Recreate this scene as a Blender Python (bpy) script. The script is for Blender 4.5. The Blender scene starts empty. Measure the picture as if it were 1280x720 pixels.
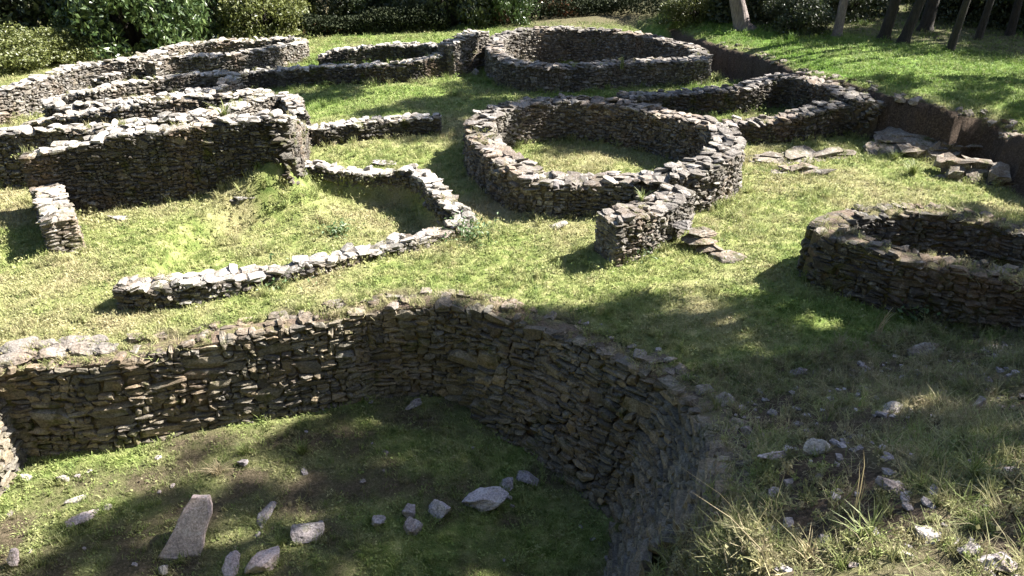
import bpy, math, random
import numpy as np
from math import radians as R

SC = bpy.context.scene
COL = SC.collection
rng = np.random.default_rng(11)
random.seed(11)

# ---------------------------------------------------------------- camera, sky, sun, exposure
CAM_H, PITCH, FPX = 5.5, R(29.7), 900.0
cam_d = bpy.data.cameras.new('camera'); cam = bpy.data.objects.new('camera', cam_d); COL.objects.link(cam)
cam.location = (0, 0, CAM_H); cam.rotation_euler = (math.pi/2 - PITCH, 0, 0)
cam_d.sensor_width = 36; cam_d.lens = FPX/1280*36; cam_d.clip_end = 2000; cam_d.clip_start = .05
SC.camera = cam

SUN_EL = R(42); SUN_VEC = np.array([0.93, 0.37, 0.0]); SUN_VEC /= np.linalg.norm(SUN_VEC)
sun_az = math.atan2(SUN_VEC[0], SUN_VEC[1])          # clockwise from +Y
W = bpy.data.worlds.new('World'); SC.world = W; W.use_nodes = True
nt = W.node_tree; bg = nt.nodes['Background']
sky = nt.nodes.new('ShaderNodeTexSky'); sky.sky_type = 'NISHITA'; sky.sun_disc = False
sky.sun_elevation = SUN_EL; sky.sun_rotation = sun_az
nt.links.new(sky.outputs[0], bg.inputs[0]); bg.inputs[1].default_value = 0.05
sl = bpy.data.lights.new('sun', 'SUN'); sl.energy = 5.0; sl.angle = R(.5); sl.color = (1, .95, .87)
so = bpy.data.objects.new('sun', sl); COL.objects.link(so); so.location = (30, 12, 40)
from mathutils import Vector
sd = Vector((SUN_VEC[0]*math.cos(SUN_EL), SUN_VEC[1]*math.cos(SUN_EL), math.sin(SUN_EL)))
so.rotation_euler = sd.to_track_quat('Z', 'Y').to_euler()
SC.view_settings.view_transform = 'Standard'; SC.view_settings.look = 'None'
SC.view_settings.exposure = 2.42; SC.view_settings.gamma = 1
SC.cycles.max_bounces = 5; SC.cycles.diffuse_bounces = 3; SC.cycles.transmission_bounces = 3
SC.cycles.use_denoising = True

# ---------------------------------------------------------------- maths helpers
CP, SP = math.cos(PITCH), math.sin(PITCH)
def at(px, py, z=0.0):
    u = (px-640)/FPX; v = (py-360)/FPX
    t = (CAM_H - z)/(SP + v*CP)
    return np.array([u*t, t*(CP - v*SP)])
def at_h(px, py, h, zf):
    """world xy where the pixel's ray is h above the terrain zf"""
    z = h
    for _ in range(12):
        p = at(px, py, z); z = .5*z + .5*(h + float(zf(np.array([p[0]]), np.array([p[1]]))[0]))
    return p, z
def sstep(a, b, x):
    t = np.clip((x-a)/(b-a), 0, 1); return t*t*(3-2*t)
_tab = np.random.default_rng(5).random((256, 256))
def vnoise(x, y):
    xi = np.floor(x).astype(int); yi = np.floor(y).astype(int); fx = x-xi; fy = y-yi
    fx = fx*fx*(3-2*fx); fy = fy*fy*(3-2*fy)
    g = lambda i, j: _tab[i & 255, j & 255]
    return (g(xi, yi)*(1-fx)+g(xi+1, yi)*fx)*(1-fy) + (g(xi, yi+1)*(1-fx)+g(xi+1, yi+1)*fx)*fy
def fnoise(x, y, o=3):
    s = 0; a = .5
    for k in range(o): s = s + a*(vnoise(x*2**k+17.3*k, y*2**k+5.1*k)-.5); a *= .5
    return s
def inside(poly, x, y):
    r = np.zeros(x.shape, bool); n = len(poly)
    for i in range(n):
        x0, y0 = poly[i]; x1, y1 = poly[(i+1) % n]
        if y0 == y1: continue
        c = ((y0 > y) != (y1 > y)) & (x < (x1-x0)*(y-y0)/(y1-y0)+x0)
        r ^= c
    return r
def dist_line(pl, x, y, closed=False):
    d = np.full(x.shape, 1e9); n = len(pl)
    for i in range(n if closed else n-1):
        a = np.asarray(pl[i]); b = np.asarray(pl[(i+1) % n]); ab = b-a; L = ab@ab+1e-12
        t = np.clip(((x-a[0])*ab[0]+(y-a[1])*ab[1])/L, 0, 1)
        d = np.minimum(d, np.hypot(x-a[0]-t*ab[0], y-a[1]-t*ab[1]))
    return d
def sdist(poly, x, y):
    d = dist_line(poly, x, y, True); return np.where(inside(poly, x, y), d, -d)
def catmull(P, closed=False, n=8):
    P = np.asarray(P, float); m = len(P); out = []
    idx = (lambda i: i % m) if closed else (lambda i: min(max(i, 0), m-1))
    for i in range(m if closed else m-1):
        p0, p1, p2, p3 = P[idx(i-1)], P[idx(i)], P[idx(i+1)], P[idx(i+2)]
        for k in range(n):
            t = k/n
            out.append(.5*((2*p1)+(-p0+p2)*t+(2*p0-5*p1+4*p2-p3)*t*t+(-p0+3*p1-3*p2+p3)*t**3))
    if not closed: out.append(P[-1])
    return np.array(out)

# ---------------------------------------------------------------- terrain
lip_px = [(790, 27, .1), (840, 42, .35), (885, 57, .6), (940, 72, .75), (1000, 92, .85), (1050, 104, .9), (1110, 124, .95),
          (1190, 138, 1.0), (1245, 141, 1.0), (1262, 150, 1.0), (1290, 170, 1.0), (1420, 215, 1.0)]
LIP = np.array([at(*p) for p in lip_px])
LAWN = [tuple(p) for p in LIP] + [(60, LIP[-1][1]), (60, 70), (LIP[0][0]-2, 70)]
def bank_z(x, y):
    d = 7.06 + .32*(x-2.36) - y + .5*fnoise(x*.6, y*.6)
    w = sstep(-2.5, .8, x)*sstep(40, 12, x)
    return w*(.5*np.where(d > 0, np.sqrt(d*d+.09)-.3, 0) + sstep(0, 1, d)*(.30*fnoise(x*1.1+5, y*1.1) + .16*fnoise(x*3.1, y*3.1)))*(d > 0)
def lawn_s(x, y): return sdist(LAWN, x, y) + .25*fnoise(x*1.3, y*1.3) + .22*fnoise(x*4.1, y*4.1)
def outer_z(x, y):
    z = .14*fnoise(x*.35+3, y*.35) + .07*fnoise(x*1.7, y*1.7) + bank_z(x, y)
    h = np.interp(x, LIP[:, 0], [p[2] for p in lip_px])
    s = lawn_s(x, y)
    z = z + h*sstep(-.15, .05, s)
    z = z + .9*sstep(30, 70, y) + .75*np.clip(-2.5-y, 0, 26)*sstep(-2.5, -8, y)
    return z
# --- walls: list of (px, py, height above outer ground)
A_px = [(-150, 570, .02), (-80, 510, .02), (-28, 458, .02), (60, 446, .02), (130, 440, .02), (200, 427, .0), (300, 409, .0), (400, 391, .0), (465, 378, .02),
        (535, 371, .08), (595, 374, .08), (645, 386, .06), (700, 403, .03), (750, 424, .02), (808, 450, .02), (856, 475, .02), (900, 514, .0),
        (928, 560, .0), (940, 605, .0), (940, 650, -.05)]
def unproj(L, zf): return [at_h(px, py, h, zf) for px, py, h in L]
A_pts = unproj(A_px, outer_z)
PIT = [tuple(p) for p, z in A_pts] + [(1.95, 4.9), (1.7, 4.0), (1.4, 1.5), (-3, 1.5), (A_pts[0][0][0], 1.8)]
B_px = [(150, 352, .36), (185, 353, .38), (240, 347, .36), (300, 341, .26), (360, 333, .18), (420, 321, .14), (470, 308, .14), (530, 293, .16),
        (580, 271, .2), (560, 250, .22), (540, 226, .24), (520, 214, .22), (485, 214, .12), (440, 213, .14), (400, 206, .22), (376, 207, .2), (362, 222, .16), (330, 236, .12), (285, 247, .08)]
B_pts = unproj(B_px, outer_z)
B_POLY = [tuple(p) for p, z in B_pts] + [tuple(at(200, 290))]
RING_px = [(600, 163, .82), (606, 145, .85), (640, 131, .88), (700, 124, .9), (760, 126, .9), (820, 136, .92), (870, 149, .92), (903, 162, .92), (910, 178, .92),
           (893, 195, .88), (855, 210, .8), (800, 220, .68), (745, 223, .62), (695, 225, .62), (655, 211, .72), (622, 188, .8)]
FAR_px = [(618, 55, .8), (630, 42, .85), (680, 35, .85), (740, 36, .82), (800, 43, .8), (848, 53, .75), (876, 63, .75), (872, 73, .72), (835, 75, .7),
          (780, 77, .7), (735, 80, .7), (690, 82, .72), (650, 78, .75), (625, 68, .8)]
FAR_pts = unproj(FAR_px, outer_z); FAR_POLY = [tuple(p) for p, z in FAR_pts]
J_px = [(1340, 352, .8), (1275, 343, .8), (1200, 331, .82), (1130, 315, .84), (1075, 299, .84), (1044, 289, .84), (1036, 285, .84), (1036, 279, .84), (1052, 268, .84), (1060, 265, .82), (1095, 262, .8), (1150, 260, .76),
        (1210, 267, .7), (1275, 283, .66), (1340, 296, .66)]
J_pts = unproj(J_px, outer_z)
J_POLY = [tuple(p) for p, z in J_pts]
mound = at(318, 236, .2); HOL = at(1240, 202); MND2 = at(356, 206, .5)
def ground_z(x, y):
    x = np.asarray(x, float); y = np.asarray(y, float)
    z = outer_z(x, y)
    z = z + .2*np.exp(-(((x-mound[0])/1.0)**2+((y-mound[1])/.55)**2))
    z = z - .42*np.exp(-(((x-HOL[0])/1.2)**2+((y-HOL[1])/.7)**2))
    z = z + .6*np.exp(-(((x-MND2[0])/.8)**2+((y-MND2[1])/.6)**2))
    s = sdist(PIT, x, y)
    pit = -1.48 - .34*sstep(-1.2, 1.3, x) + .10*fnoise(x*.8, y*.8) + .06*fnoise(x*2.5, y*2.5) + .1*sstep(-2, -5, x)
    ws = .16 + 1.0*sstep(5.15, 4.5, y)*sstep(-1, 1, x); z = z + (pit-z)*sstep(-.10, ws, s)
    z = z - .48*sstep(.05, .4, sdist(B_POLY, x, y))
    z = z - .62*sstep(.05, .4, sdist(FAR_POLY, x, y))
    z = z - .3*sstep(.05, .4, sdist(J_POLY, x, y))
    return z
def gz(x, y): return float(ground_z(np.array([x]), np.array([y]))[0])
def on_ground(px, py):
    """xy where the pixel's ray meets the finished terrain"""
    u = (px-640)/FPX; v = (py-360)/FPX
    t = np.linspace(2, 60, 2400)
    x, y, zz = u*t, t*(CP-v*SP), CAM_H - t*(SP+v*CP)
    g = ground_z(x, y); i = int(np.argmax(g >= zz))
    return x[i], y[i], g[i]

# ---------------------------------------------------------------- mesh helpers
def mesh_np(name, V, F, attrs=None, smooth=False):
    """V (n,3); F list of index arrays, each (m,k)"""
    me = bpy.data.meshes.new(name)
    V = np.asarray(V, np.float32); F = [np.asarray(f, np.int32) for f in (F if isinstance(F, list) else [F]) if len(f)]
    me.vertices.add(len(V)); me.vertices.foreach_set('co', V.ravel())
    if F:
        tot = np.concatenate([np.full(len(f), f.shape[1], np.int32) for f in F]); idx = np.concatenate([f.ravel() for f in F])
        st = np.concatenate([[0], np.cumsum(tot)[:-1]]).astype(np.int32)
        me.loops.add(len(idx)); me.loops.foreach_set('vertex_index', idx)
        me.polygons.add(len(tot)); me.polygons.foreach_set('loop_start', st)
        try: me.polygons.foreach_set('loop_total', tot)
        except Exception: pass
        me.polygons.foreach_set('use_smooth', np.full(len(tot), smooth))
    me.update(calc_edges=True)
    for k, a in (attrs or {}).items():
        a = np.asarray(a, np.float32)
        t = 'FLOAT' if a.ndim == 1 else 'FLOAT_VECTOR'
        at_ = me.attributes.new(k, t, 'POINT'); at_.data.foreach_set('value' if a.ndim == 1 else 'vector', a.ravel())
    me.validate()
    return me
def obj(name, me, mat=None, parent=None, loc=(0, 0, 0), rot=(0, 0, 0)):
    o = bpy.data.objects.new(name, me); COL.objects.link(o); o.location = loc; o.rotation_euler = rot
    if mat is not None and me is not None and not me.materials: me.materials.append(mat)
    if parent is not None: o.parent = parent
    return o
def tag(o, label=None, cat=None, group=None, kind=None):
    for k, v in (('label', label), ('category', cat), ('group', group), ('kind', kind)):
        if v: o[k] = v
    return o
def copy_tree(o, parent=None):
    c = o.copy(); COL.objects.link(c)
    if parent is not None: c.parent = parent
    for ch in list(o.children): copy_tree(ch, c)
    return c
class Acc:
    def __init__(s): s.V = []; s.F = {}; s.n = 0
    def add(s, V, F):
        V = np.asarray(V, float).reshape(-1, 3); s.V.append(V)
        for f in (F if isinstance(F, list) else [F]):
            f = np.asarray(f); s.F.setdefault(f.shape[1], []).append(f + s.n)
        s.n += len(V)
    def mesh(s, name, smooth=False):
        return mesh_np(name, np.concatenate(s.V), [np.concatenate(f) for f in s.F.values()], smooth=smooth)
# stone template
_g = [(i, j, k) for i in (-1, 0, 1) for j in (-1, 0, 1) for k in (-1, 0, 1) if (i, j, k) != (0, 0, 0)]
_gi = {g: n for n, g in enumerate(_g)}
ST_V = np.array(_g, float)
_f = []
for ax in range(3):
    for s in (-1, 1):
        o1, o2 = [a for a in range(3) if a != ax]
        for i in (-1, 0):
            for j in (-1, 0):
                q = []
                for di, dj in ((0, 0), (1, 0), (1, 1), (0, 1)):
                    c = [0, 0, 0]; c[ax] = s; c[o1] = i+di; c[o2] = j+dj; q.append(_gi[tuple(c)])
                if (s > 0) ^ (ax == 1): q = q
                else: q = q[::-1]
                _f.append(q)
ST_F = np.array(_f)
ST_V = ST_V/((np.abs(ST_V)**5).sum(1)**(1/5))[:, None]
def stones(acc, C, X, Y, Z, half, jit=.16):
    """C (n,3) centres; X,Y,Z (n,3) axes; half (n,3)"""
    n = len(C)
    if n == 0: return
    P = ST_V[None]*(1+rng.normal(0, jit*.35, (n, 26, 3))) + rng.normal(0, jit*.55, (n, 26, 3))
    sh = rng.normal(0, .22, (n, 1)); P[:, :, 0] += sh*P[:, :, 2]; P[:, :, 2] *= 1 + rng.normal(0, .15, (n, 1))*P[:, :, 0]
    P = P*half[:, None, :]
    V = C[:, None, :] + P[..., 0:1]*X[:, None, :] + P[..., 1:2]*Y[:, None, :] + P[..., 2:3]*Z[:, None, :]
    F = (ST_F[None] + (np.arange(n)*26)[:, None, None]).reshape(-1, 4)
    acc.add(V.reshape(-1, 3), F)

# ---------------------------------------------------------------- materials
def new_mat(name):
    m = bpy.data.materials.new(name); m.use_nodes = True; n = m.node_tree
    return m, n, n.nodes['Principled BSDF']
def N(n, t, **kw):
    o = n.nodes.new(t)
    for k, v in kw.items():
        if hasattr(o, k): setattr(o, k, v)
    return o
def noise(n, scale, detail=4, rough=.6, vec=None, w=None):
    o = N(n, 'ShaderNodeTexNoise'); o.inputs['Scale'].default_value = scale; o.inputs['Detail'].default_value = detail
    o.inputs['Roughness'].default_value = rough
    if vec is not None: n.links.new(vec, o.inputs['Vector'])
    return o.outputs['Fac']
def ramp(n, fac, stops, interp='LINEAR'):
    r = N(n, 'ShaderNodeValToRGB'); r.color_ramp.interpolation = interp; e = r.color_ramp.elements
    while len(e) < len(stops): e.new(.5)
    for i, (p, c) in enumerate(stops):
        e[i].position = p; e[i].color = (*c, 1) if len(c) == 3 else c
    n.links.new(fac, r.inputs[0]); return r.outputs[0]
def mix(n, fac, a, b, mode='MIX'):
    m = N(n, 'ShaderNodeMix'); m.data_type = 'RGBA'; m.blend_type = mode
    for s, v in ((m.inputs[0], fac), (m.inputs[6], a), (m.inputs[7], b)):
        if isinstance(v, (int, float)): s.default_value = v
        elif isinstance(v, tuple): s.default_value = (*v, 1)
        else: n.links.new(v, s)
    return m.outputs[2]
def bump(n, h, strength, dist, bsdf):
    b = N(n, 'ShaderNodeBump'); b.inputs['Strength'].default_value = strength; b.inputs['Distance'].default_value = dist
    n.links.new(h, b.inputs['Height']); n.links.new(b.outputs[0], bsdf.inputs['Normal'])
def attr(n, name, inst=False):
    a = N(n, 'ShaderNodeAttribute'); a.attribute_name = name
    if inst: a.attribute_type = 'INSTANCER'
    return a.outputs['Fac']
def pos(n): return N(n, 'ShaderNodeNewGeometry').outputs['Position']

def stone_mat(name, cols, lichen=.5, moss=.0, lich_col=(.46, .45, .42), scale=1.0):
    m, n, b = new_mat(name); g = N(n, 'ShaderNodeNewGeometry'); P = g.outputs['Position']
    c = ramp(n, g.outputs['Random Per Island'], [(i/(len(cols)-1), c) for i, c in enumerate(cols)])
    big = noise(n, 1.3, 3, .6, P); c = mix(n, .75, c, ramp(n, big, [(.3, (.45, .45, .45)), (.7, (1.25, 1.2, 1.15))]), 'MULTIPLY')
    c = mix(n, ramp(n, noise(n, .85, 4, .65, P), [(.5, (0, 0, 0)), (.68, (.45, .45, .45))]), c, (.20, .135, .085))
    c = mix(n, ramp(n, noise(n, 2.1, 5, .7, P), [(.56, (0, 0, 0)), (.72, (.5, .5, .5))]), c, (.30, .29, .265))
    fine = noise(n, 38*scale, 5, .7, P); c = mix(n, .8, c, ramp(n, fine, [(.32, (.32, .32, .32)), (.66, (1.65, 1.62, 1.58))]), 'MULTIPLY')
    l1 = noise(n, 9*scale, 5, .72, P)
    lf = ramp(n, l1, [(.60-.12*lichen, (0, 0, 0)), (.70-.1*lichen, (1, 1, 1))]); lf = mix(n, 1.0, lf, (lichen, lichen, lichen), 'MULTIPLY')
    c = mix(n, lf, c, lich_col)
    if moss > 0:
        mf = ramp(n, noise(n, 2.6, 5, .7, P), [(.66-.3*moss, (0, 0, 0)), (.78-.3*moss, (1, 1, 1))])
        c = mix(n, mf, c, ramp(n, fine, [(.3, (.022, .028, .008)), (.7, (.085, .085, .028))]))
    n.links.new(c, b.inputs['Base Color']); b.inputs['Roughness'].default_value = .92; b.inputs['Specular IOR Level'].default_value = .2
    bump(n, noise(n, 22*scale, 6, .7, P), .8, .03, b)
    return m
GREY = [(.09, .083, .072), (.16, .148, .13), (.115, .103, .09), (.25, .235, .21), (.15, .138, .128), (.10, .093, .088), (.20, .175, .14)]
M = {}
M['face'] = stone_mat('schist_face', [tuple(.85*v for v in c) for c in GREY], .5, .25)
M['face_shaded'] = stone_mat('shaded_schist_face', [tuple(.55*v for v in c) for c in GREY], .35, .42)  # same greys lowered to put the shade of these wall fronts into the colour; mossier
M['cap'] = stone_mat('sunlit_lichen_capstone', [(.21, .2, .187), (.37, .35, .325), (.14, .133, .12), (.45, .43, .405), (.27, .255, .25)], .6, .32, (.46, .445, .42))  # lichened stone, base colour lightened for the overexposed sun on the tops
M['cap_grey'] = stone_mat('grey_capstone', [(.11, .10, .093), (.20, .187, .175), (.08, .073, .069), (.27, .255, .24), (.15, .14, .143)], .5, .3, (.36, .345, .33))
M['cap_earth'] = stone_mat('earthy_capstone', [(.10, .085, .066), (.16, .135, .108), (.075, .064, .05), (.22, .20, .18), (.13, .107, .085)], .4, .35, (.34, .32, .30))
M['pit'] = stone_mat('pit_schist', [(.09, .083, .068), (.155, .143, .115), (.115, .103, .08), (.25, .205, .145), (.145, .138, .122), (.085, .078, .072), (.19, .17, .13)], .35, .3, (.30, .285, .25))
M['cap_pinkgrey'] = stone_mat('pinkgrey_slab', [(.19, .175, .165), (.25, .23, .22), (.15, .14, .13)], .55, .25, (.32, .31, .29))
M['rock'] = stone_mat('rock', [(.27, .25, .265), (.34, .315, .33), (.22, .2, .21)], .55, .3, (.44, .43, .42))
M['violet'] = stone_mat('violet_stone', [(.36, .345, .38), (.43, .41, .44), (.28, .265, .29)], .5, .15, (.52, .5, .52))
M['slab'] = stone_mat('pinkish_slab', [(.38, .32, .325), (.42, .36, .365)], .5, .12, (.48, .44, .45))
M['pale'] = stone_mat('pale_stone', [(.36, .34, .32), (.44, .42, .40), (.3, .28, .265)], .5, .15, (.5, .48, .46))
M['outcrop'] = stone_mat('outcrop_rock', [(.12, .105, .09), (.22, .20, .175), (.16, .135, .11)], .6, .4, (.36, .345, .31))
m, n, b = new_mat('wall_earth_core'); P = pos(n)
n.links.new(ramp(n, noise(n, 12, 5, .7, P), [(.3, (.045, .039, .03)), (.7, (.15, .125, .095))]), b.inputs['Base Color']); b.inputs['Roughness'].default_value = 1
bump(n, noise(n, 18, 5, .7, P), 1, .05, b); M['core'] = m
m, n, b = new_mat('wall_top_earth'); P = pos(n)
n.links.new(mix(n, ramp(n, noise(n, 3, 4, .7, P), [(.45, (0, 0, 0)), (.6, (1, 1, 1))]), ramp(n, noise(n, 30, 5, .7, P), [(.3, (.05, .037, .026)), (.7, (.19, .135, .098))]), ramp(n, noise(n, 40, 5, .7, P), [(.3, (.05, .05, .02)), (.7, (.19, .17, .07))])), b.inputs['Base Color']); b.inputs['Roughness'].default_value = 1
bump(n, noise(n, 25, 5, .7, P), 1, .05, b); M['earth_top'] = m

def grass_colour(n, P, dry, soil, green, tuft):
    f = noise(n, 26, 4, .7, P); md = noise(n, 4.5, 4, .65, P)
    g = ramp(n, md, [(.28, (.085, .13, .032)), (.5, (.20, .235, .078)), (.72, (.37, .355, .175))])
    lush = ramp(n, md, [(.3, (.06, .13, .018)), (.7, (.16, .25, .045))])
    g = mix(n, green, g, lush)
    d = ramp(n, f, [(.3, (.20, .165, .085)), (.7, (.42, .375, .235))])
    g = mix(n, dry, g, d)
    s = ramp(n, f, [(.3, (.04, .03, .023)), (.55, (.10, .074, .058)), (.75, (.22, .165, .135))])
    return mix(n, soil, g, s), f
m, n, b = new_mat('turf_ground'); P = pos(n)
c, f = grass_colour(n, P, attr(n, 'dry'), attr(n, 'soil'), attr(n, 'green'), False)
fm = mix(n, .7, c, ramp(n, noise(n, 70, 3, .7, P), [(.3, (.45, .45, .4)), (.65, (1.2, 1.2, 1.15))]), 'MULTIPLY')
n.links.new(fm, b.inputs['Base Color']); b.inputs['Roughness'].default_value = .95; b.inputs['Specular IOR Level'].default_value = .1
bump(n, noise(n, 40, 6, .75, P), .9, .06, b); M['ground'] = m
def blade_mat(name, bright=1.0):
    m, n, b = new_mat(name); P = pos(n)
    c, f = grass_colour(n, P, attr(n, 'dry', True), attr(n, 'soil', True), attr(n, 'green', True), True)
    oi = N(n, 'ShaderNodeObjectInfo')
    c = mix(n, .8, c, ramp(n, oi.outputs['Random'], [(0, (.75*bright,)*3), (1, (1.35*bright,)*3)]), 'MULTIPLY')
    n.links.new(c, b.inputs['Base Color']); b.inputs['Roughness'].default_value = .7; b.inputs['Specular IOR Level'].default_value = .25
    t = N(n, 'ShaderNodeBsdfTranslucent'); n.links.new(c, t.inputs[0])
    ms = N(n, 'ShaderNodeMixShader'); ms.inputs[0].default_value = .3
    n.links.new(b.outputs[0], ms.inputs[1]); n.links.new(t.outputs[0], ms.inputs[2])
    n.links.new(ms.outputs[0], n.nodes['Material Output'].inputs[0]); return m
M['blade'] = blade_mat('grass_blade', 1.1)
def leaf_mat(name, cols, rough=.4, trans=.25, spec=.5):
    m, n, b = new_mat(name); g = N(n, 'ShaderNodeNewGeometry')
    c = ramp(n, g.outputs['Random Per Island'], [(i/(len(cols)-1), c) for i, c in enumerate(cols)])
    n.links.new(c, b.inputs['Base Color']); b.inputs['Roughness'].default_value = rough; b.inputs['Specular IOR Level'].default_value = spec
    t = N(n, 'ShaderNodeBsdfTranslucent'); n.links.new(c, t.inputs[0])
    ms = N(n, 'ShaderNodeMixShader'); ms.inputs[0].default_value = trans
    n.links.new(b.outputs[0], ms.inputs[1]); n.links.new(t.outputs[0], ms.inputs[2])
    n.links.new(ms.outputs[0], n.nodes['Material Output'].inputs[0]); return m
M['laurel'] = leaf_mat('laurel_leaf', [(.025, .05, .014), (.06, .095, .03), (.04, .07, .02), (.11, .15, .05)], .35, .2)
M['bank_shade'] = leaf_mat('bank_shade_leaf', [(.010, .015, .007), (.022, .03, .012), (.035, .042, .018)], .8, .08, .15)  # leaf colour darkened to read as an earth bank in shade
M['olive'] = leaf_mat('olive_leaf', [(.06, .075, .018), (.12, .14, .035), (.085, .10, .025), (.2, .21, .07)], .45, .3)
M['dark_leaf'] = leaf_mat('dark_leaf', [(.016, .026, .010), (.04, .055, .02), (.025, .036, .014), (.08, .095, .035)], .5, .2)
M['rust'] = leaf_mat('bracken_leaf', [(.16, .07, .035), (.24, .12, .06), (.1, .06, .03)], .8, .2)
M['herb'] = leaf_mat('herb_leaf', [(.05, .10, .03), (.10, .16, .06), (.16, .2, .09)], .5, .3)
M['green_blade'] = leaf_mat('green_blade', [(.09, .13, .025), (.17, .21, .06), (.28, .28, .12)], .6, .3)
M['straw'] = leaf_mat('straw', [(.36, .29, .16), (.5, .42, .26), (.28, .22, .13)], .8, .2)
def bark_mat(name, a, b_, sc=1.0):
    m, n, b = new_mat(name); tc = N(n, 'ShaderNodeTexCoord'); mp = N(n, 'ShaderNodeMapping'); mp.inputs['Scale'].default_value = (7*sc, 7*sc, 1.6*sc)
    n.links.new(tc.outputs['Object'], mp.inputs[0]); f = noise(n, 3, 6, .7, mp.outputs[0])
    n.links.new(ramp(n, f, [(.3, a), (.7, b_)]), b.inputs['Base Color']); b.inputs['Roughness'].default_value = .95
    bump(n, f, 1, .12, b); return m
M['bark_dark'] = bark_mat('dark_bark', (.012, .010, .008), (.06, .05, .038))  # bark colour lowered further for the shade among the trunks
M['bark_pale'] = bark_mat('pale_bark', (.11, .085, .08), (.34, .29, .27))

# ---------------------------------------------------------------- ground sheet
def axis(segs):
    out = []
    for a, b, st in segs: out += list(np.arange(a, b, st))
    out.append(segs[-1][1]); return np.array(out)
GX = axis([(-320, -60, 20), (-60, -22, 2), (-22, -11, .4), (-11, 11, .1), (11, 16, .14), (16, 24, .3), (24, 60, 2), (60, 320, 20)])
GY = axis([(-120, -20, 10), (-20, 0, 1), (0, 2.4, .2), (2.4, 14, .1), (14, 32, .17), (32, 50, .8), (50, 120, 5), (120, 400, 20)])
xx, yy = np.meshgrid(GX, GY); xf, yf = xx.ravel(), yy.ravel()

CRESTS = []
WALLS = []     # footprints: (polyline, closed, thickness)
def masks(x, y):
    """dry, soil, green cover of the ground"""
    nz = fnoise(x*.7, y*.7, 4); n2 = fnoise(x*2.3+9, y*2.3, 3)
    dry = np.clip(.19 + 2.2*nz + .9*n2 + .35*np.exp(-(((x-.3)/1.2)**2+((y-11.5)/2.5)**2)), 0, 1)
    lawn = sdist(LAWN, x, y)
    d_bank = 7.06 + .32*(x-2.36) - y
    bank = sstep(-.7, .5, d_bank + 1.6*n2)*sstep(.9, 1.9, x)*(y < 9)
    soil = bank*np.clip(.82 + 1.8*n2+.7*nz, 0, .98)
    pit = sdist(PIT, x, y); inp = sstep(0, .2, pit)
    dry = dry*(1-inp) + inp*np.clip(.15+1.2*nz, 0, .7)
    soil = np.maximum(soil, inp*np.clip(.46 + 2.4*n2 + 1.0*nz, 0, .9))  # bare soil of the pit floor, share raised to deepen the shade there
    soil = np.maximum(soil, .9*sstep(-.55, -.2, pit)*(1-inp)*np.clip(.35+2.5*n2+.8*nz, 0, 1)*(y > 6.5))
    ls = lawn_s(x, y); face = sstep(-.6, -.35, ls)*sstep(.30, .14, ls)*(x > LIP[1, 0])   # the cut edge of the lawn
    soil = np.maximum(soil, face)
    far = sstep(17.5, 19.5, y)
    green = np.clip(sstep(.1, 1.2, lawn)*.8 + far*.55*(x > -7)*(x < 9) + inp*.35 + sstep(2.2, 4.5, x)*sstep(12, 9, y)*.5*(1-bank) + .5*n2, 0, 1)
    dry = dry*(1-.75*sstep(.1, 1, lawn)) * (1-.4*far)
    edge = sstep(-.6, 1.6, y-(24-.95*(x-11))+1.5*n2)*(lawn > 0)*(x > 9)
    soil = np.maximum(soil, edge*.75)
    soil = np.maximum(soil, sstep(30, 33, y)*.8)
    dry = np.maximum(dry, bank*.45)
    soil = np.maximum(soil, .95*sstep(.3, .6, sdist(FAR_POLY, x, y)))
    return dry, soil, green
dry, soil, green = masks(xf, yf)
zf = ground_z(xf, yf)
nx, ny = len(GX), len(GY); ii = (np.arange(ny-1)[:, None]*nx + np.arange(nx-1)[None]).ravel()
ground = obj('ground', mesh_np('ground', np.stack([xf, yf, zf], 1), np.stack([ii, ii+1, ii+nx+1, ii+nx], 1),
             {'dry': dry, 'soil': soil, 'green': green}, smooth=True), M['ground'])
tag(ground, kind='structure')

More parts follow.
